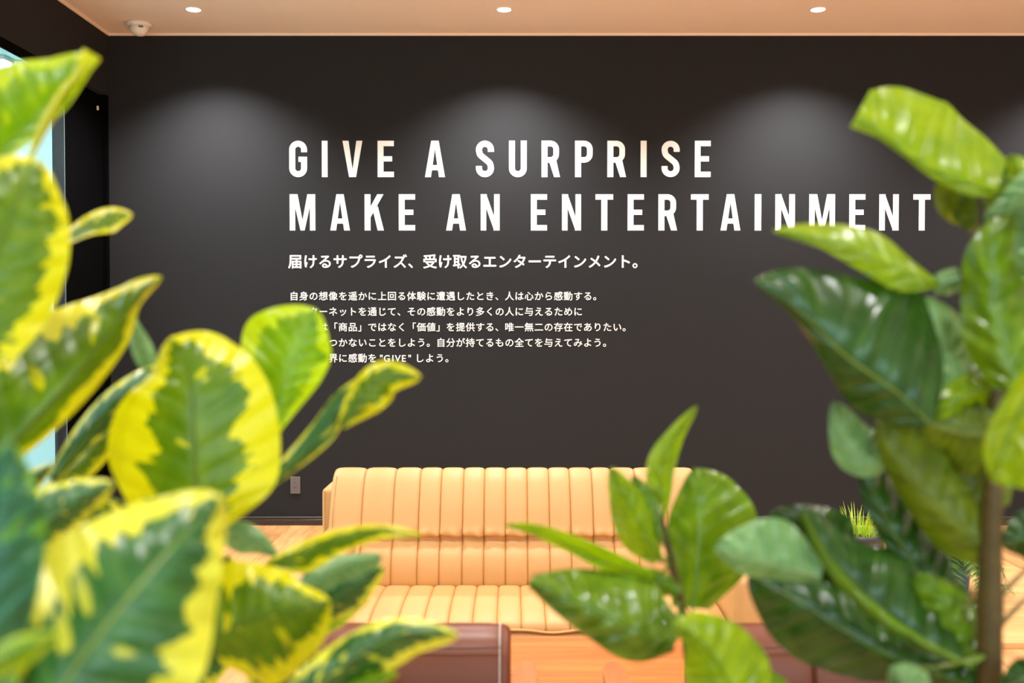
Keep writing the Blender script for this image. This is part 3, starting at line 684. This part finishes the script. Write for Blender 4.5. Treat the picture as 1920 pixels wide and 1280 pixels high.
# filling leaves behind
L('vard', 1.08, [(560, 1330), (530, 1290), (500, 1250), (450, 1215)], [20, 50, 50, 0], [20, 45, 40, 0], s1, tilt=.0)
L('vard', 1.05, [(250, 1330), (330, 1230), (400, 1150), (430, 1040)], [60, 90, 90, 0], [60, 90, 70, 0], s1, tilt=.0)
L('var', 1.05, [(200, 1130), (190, 1040), (170, 960), (130, 890)], [60, 90, 60, 0], [60, 80, 50, 0], s1, tilt=.0)
L('vard', 1.02, [(-30, 1000), (20, 930), (60, 900), (100, 868)], [30, 30, 20, 0], [30, 30, 20, 0], s2, tilt=.0)
L('vard', .95, [(60, 1360), (90, 1240), (100, 1130), (90, 1010)], [60, 80, 60, 0], [60, 90, 70, 0], s2, tilt=.0)
L('pale', 1.0, [(700, 1300), (640, 1290), (600, 1262), (560, 1250)], [10, 24, 20, 0], [10, 24, 20, 0], tilt=.0)

# ---- small green plant, centre
CP = plant('small_rubber_plant', .24, 1.15, 'small green rubber plant in front of the right end of the sofa', M['whitepot'], None, None)
cs = stem(CP, [(.24, 1.15, .34), (.24, 1.14, .8), at(1292, 1230, 1.12), at(1278, 1140, 1.10), at(1258, 1050, 1.10), at(1238, 965, 1.10)], [.010, .008, .0062, .0052, .0044, .0032])
def Cc(mat, D, mid, wl, wr, st=True, **k):
    k.setdefault('q', .0022); k.setdefault('qn', 6.5)
    return leaf(CP, mat, D, mid, wl, wr, pet=near(cs, at(mid[0][0], mid[0][1], D)) if st else None, **k)
Cc('green', 1.14, [(1300, 1140), (1306, 1060), (1310, 980), (1308, 920), (1302, 877)], [40, 52, 58, 36, 0], [30, 98, 112, 78, 0], tilt=.04, fl=-.02, fr=.03)
Cc('lime', 1.12, [(1236, 985), (1238, 930), (1243, 870), (1268, 815), (1308, 760)], [12, 22, 30, 18, 0], [8, 20, 24, 16, 0], tilt=.0, fl=.015, fr=.02)
Cc('lime', 1.08, [(1238, 1050), (1215, 1010), (1190, 965), (1165, 920), (1145, 875)], [16, 44, 44, 26, 0], [6, 22, 36, 26, 0], tilt=.0, fl=.03, fr=.025)
Cc('green', 1.09, [(1240, 1010), (1232, 970), (1215, 930), (1185, 890)], [8, 26, 26, 0], [6, 10, 16, 0], tilt=.02, fl=.01, fr=.01)
Cc('lime', 1.04, [(1225, 1082), (1150, 1060), (1070, 1022), (1000, 995), (943, 984)], [8, 16, 14, 8, 0], [10, 24, 20, 14, 0], tilt=-.02, fl=.01, fr=-.015)
Cc('green', 1.06, [(1275, 1110), (1245, 1090), (1215, 1078), (1190, 1072)], [10, 30, 28, 0], [8, 16, 14, 0], tilt=.0, fl=.01, fr=.01)
Cc('gloss', 1.0, [(1268, 1200), (1200, 1185), (1120, 1150), (1050, 1118), (994, 1090)], [22, 58, 48, 30, 10], [40, 95, 84, 58, 16], tilt=-.02, fl=.02, fr=.05, wave=.008, q=.0045, qn=7, rt=0, label='broad leaf with glossy reflections')
Cc('lime', .90, [(1400, 1350), (1370, 1290), (1335, 1230), (1300, 1190), (1258, 1172)], [40, 72, 62, 26, 0], [30, 84, 80, 50, 0], tilt=.0, fl=.02, fr=.03)
Cc('green', .94, [(1480, 1350), (1450, 1310), (1420, 1275), (1375, 1232)], [20, 62, 42, 0], [20, 40, 30, 0], tilt=.0, fl=.02, fr=.03, st=False)

# ---- tall green plant, right
RP = plant('tall_rubber_plant', .50, 1.04, 'tall green rubber plant with a woody stem in the right foreground', M['whitepot'], None, None)
rs = stem(RP, [(.50, 1.04, .34), (.50, 1.03, .9), at(1856, 1290, 1.0), at(1856, 1100, 1.0), at(1862, 900, 1.0), at(1866, 700, 1.01), at(1852, 500, 1.02), at(1836, 345, 1.03)], [.017, .015, .0125, .012, .0085, .007, .006, .0042])
for a, b in (((1872, 1120), (1935, 1058)), ((1875, 1172), (1935, 1112))):
    stem(RP, [at(*a, 1.0), at((a[0]+b[0])/2, (a[1]+b[1])/2-2, 1.0), at(*b, 1.0)], [.003, .0024, .002], 'twig', 8, 'twig')
def R(mat, D, mid, wl, wr, st=True, **k):
    k.setdefault('q', .001 if mat == 'olive' else .0026); k.setdefault('qn', 6)
    return leaf(RP, mat, D, mid, wl, wr, pet=near(rs, at(mid[0][0], mid[0][1], D)) if st else None, **k)
R('lime', 1.0, [(1868, 362), (1815, 345), (1755, 322), (1700, 290), (1650, 248), (1603, 222)], [8, 20, 14, 6, 12, 18], [66, 94, 112, 122, 98, 60], tilt=-.02, fl=.0, fr=.06, rt=0, rb=0, label='backlit lime leaf at the top')
R('green', 1.03, [(1850, 360), (1870, 350), (1890, 330), (1898, 295)], [10, 26, 20, 0], [6, 26, 14, 0], tilt=.0, fl=.01, fr=.01)
R('olive', 1.05, [(1890, 318), (1862, 350), (1832, 395), (1815, 436)], [30, 52, 36, 0], [20, 50, 60, 0], tilt=.02, fl=.02, fr=.02)
R('olive', 1.06, [(1770, 330), (1795, 362), (1830, 388), (1885, 380)], [20, 30, 20, 0], [20, 50, 40, 0], st=False, tilt=.02)
R('lime', .99, [(1760, 535), (1700, 512), (1625, 480), (1540, 448), (1448, 433)], [6, 36, 30, 16, 0], [6, 26, 48, 30, 0], tilt=-.03, fl=.0, fr=.04, st=False)
R('pale', 1.0, [(1800, 520), (1785, 525), (1770, 530), (1750, 535)], [20, 24, 24, 16], [20, 22, 22, 16], tilt=.0, st=False, rt=0, rb=0)
R('dark', .97, [(1742, 792), (1690, 742), (1630, 700), (1570, 655), (1500, 585), (1412, 526)], [20, 62, 68, 38, 16, 0], [22, 118, 178, 172, 95, 0], tilt=-.02, fl=.02, fr=.04, label='large dark glossy leaf with a yellow midrib')
R('pale', 1.02, [(1800, 745), (1785, 690), (1765, 620), (1728, 555)], [20, 48, 42, 0], [20, 48, 48, 0], tilt=.02, fl=.02, fr=.02)
R('green', .96, [(1905, 720), (1880, 640), (1865, 560), (1865, 470), (1905, 390)], [40, 70, 64, 50, 0], [40, 70, 80, 70, 0], tilt=.02, fl=.03, fr=.02)
R('olive', 1.0, [(1960, 620), (1925, 540), (1890, 470), (1860, 420)], [40, 60, 50, 0], [40, 80, 60, 0], tilt=.02, st=False)
R('pale', .92, [(1990, 330), (1940, 350), (1890, 385), (1843, 412)], [10, 20, 16, 0], [12, 34, 22, 0], tilt=.02, fl=.01, fr=.01, st=False)  # pale colour carries this leaf's highlight
R('lime', .96, [(1990, 370), (1950, 345), (1915, 320), (1890, 292)], [10, 30, 24, 0], [10, 40, 28, 0], tilt=.0, st=False)
R('pale', .94, [(1990, 520), (1960, 470), (1940, 420), (1915, 380)], [40, 60, 40, 0], [40, 60, 50, 0], tilt=.0, st=False)
R('lime', .82, [(1990, 640), (1950, 700), (1910, 780), (1880, 850), (1868, 905)], [10, 40, 70, 90, 60], [20, 30, 42, 38, 10], tilt=.0, fl=-.04, fr=.03, st=False)
R('lime', 1.0, [(1870, 720), (1835, 730), (1795, 750), (1752, 790)], [10, 40, 34, 0], [10, 34, 34, 0], tilt=.0)
R('olive', 1.01, [(1868, 960), (1830, 900), (1790, 840), (1740, 770)], [30, 80, 70, 0], [30, 90, 80, 0], tilt=.02, fl=.02, fr=.02)
R('olive', .99, [(1870, 800), (1830, 810), (1780, 800), (1720, 790)], [30, 80, 60, 0], [30, 80, 70, 0], tilt=.02)
R('pale', 1.02, [(1668, 838), (1630, 865), (1590, 835), (1562, 752)], [20, 30, 34, 0], [20, 52, 60, 0], tilt=.0, fl=.01, fr=.02, st=False)
R('olive', 1.0, [(1862, 1030), (1800, 985), (1735, 930), (1680, 860), (1640, 790)], [40, 60, 42, 26, 0], [26, 80, 96, 80, 0], tilt=.0, fl=.02, fr=.03)
R('dark', 1.03, [(1760, 1120), (1715, 1060), (1670, 990), (1635, 920), (1612, 865)], [14, 26, 28, 22, 0], [40, 70, 66, 44, 0], tilt=.0, fl=.01, fr=.03)
R('green', .965, [(1800, 1240), (1715, 1197), (1625, 1135), (1550, 1052), (1505, 958)], [6, 11, 12, 10, 4], [6, 11, 12, 10, 4], rt=0, tilt=-.02)
R('dark', 1.06, [(1640, 1150), (1560, 1120), (1480, 1080), (1400, 1030)], [30, 50, 40, 0], [30, 60, 50, 0], st=False)
R('dark', 1.0, [(1800, 1235), (1715, 1190), (1630, 1120), (1560, 1040), (1500, 945)], [20, 26, 24, 18, 0], [30, 90, 112, 48, 0], tilt=.0, fl=.0, fr=.04, label='long drooping dark leaf')
R('dark', .97, [(1720, 1250), (1640, 1215), (1550, 1160), (1470, 1110), (1402, 1075)], [30, 66, 92, 74, 0], [20, 52, 70, 46, 0], tilt=.02, fl=.03, fr=.03)
R('dark', 1.02, [(1590, 1060), (1550, 1010), (1510, 975), (1440, 962)], [30, 60, 42, 0], [20, 60, 30, 0], tilt=.02, st=False)
R('pale', .96, [(1540, 1080), (1465, 1062), (1400, 1045), (1338, 1030)], [10, 26, 32, 0], [20, 82, 72, 0], tilt=-.02, fl=.02, fr=.02, st=False)
R('green', 1.01, [(1830, 1250), (1805, 1190), (1765, 1130), (1715, 1075)], [30, 58, 50, 0], [14, 44, 46, 0], tilt=.0, fl=.02, fr=.02)
R('dark', 1.04, [(1835, 1250), (1790, 1170), (1740, 1090), (1720, 1010)], [30, 58, 50, 0], [14, 54, 46, 0], tilt=.0)
R('pale', .92, [(1740, 1320), (1710, 1295), (1690, 1270), (1668, 1250)], [20, 44, 34, 0], [20, 44, 34, 0], tilt=.0, st=False)
R('dark', .95, [(1960, 1250), (1925, 1270), (1890, 1290), (1860, 1300)], [20, 40, 24, 0], [20, 40, 24, 0], tilt=.0, st=False)
R('dark', 1.0, [(1990, 1020), (1950, 1010), (1915, 1010), (1878, 1022)], [30, 50, 40, 0], [20, 50, 50, 0], tilt=.0, st=False)
R('dark', 1.0, [(1900, 1330), (1820, 1290), (1740, 1255), (1650, 1235)], [20, 40, 30, 0], [20, 40, 30, 0], tilt=.0)
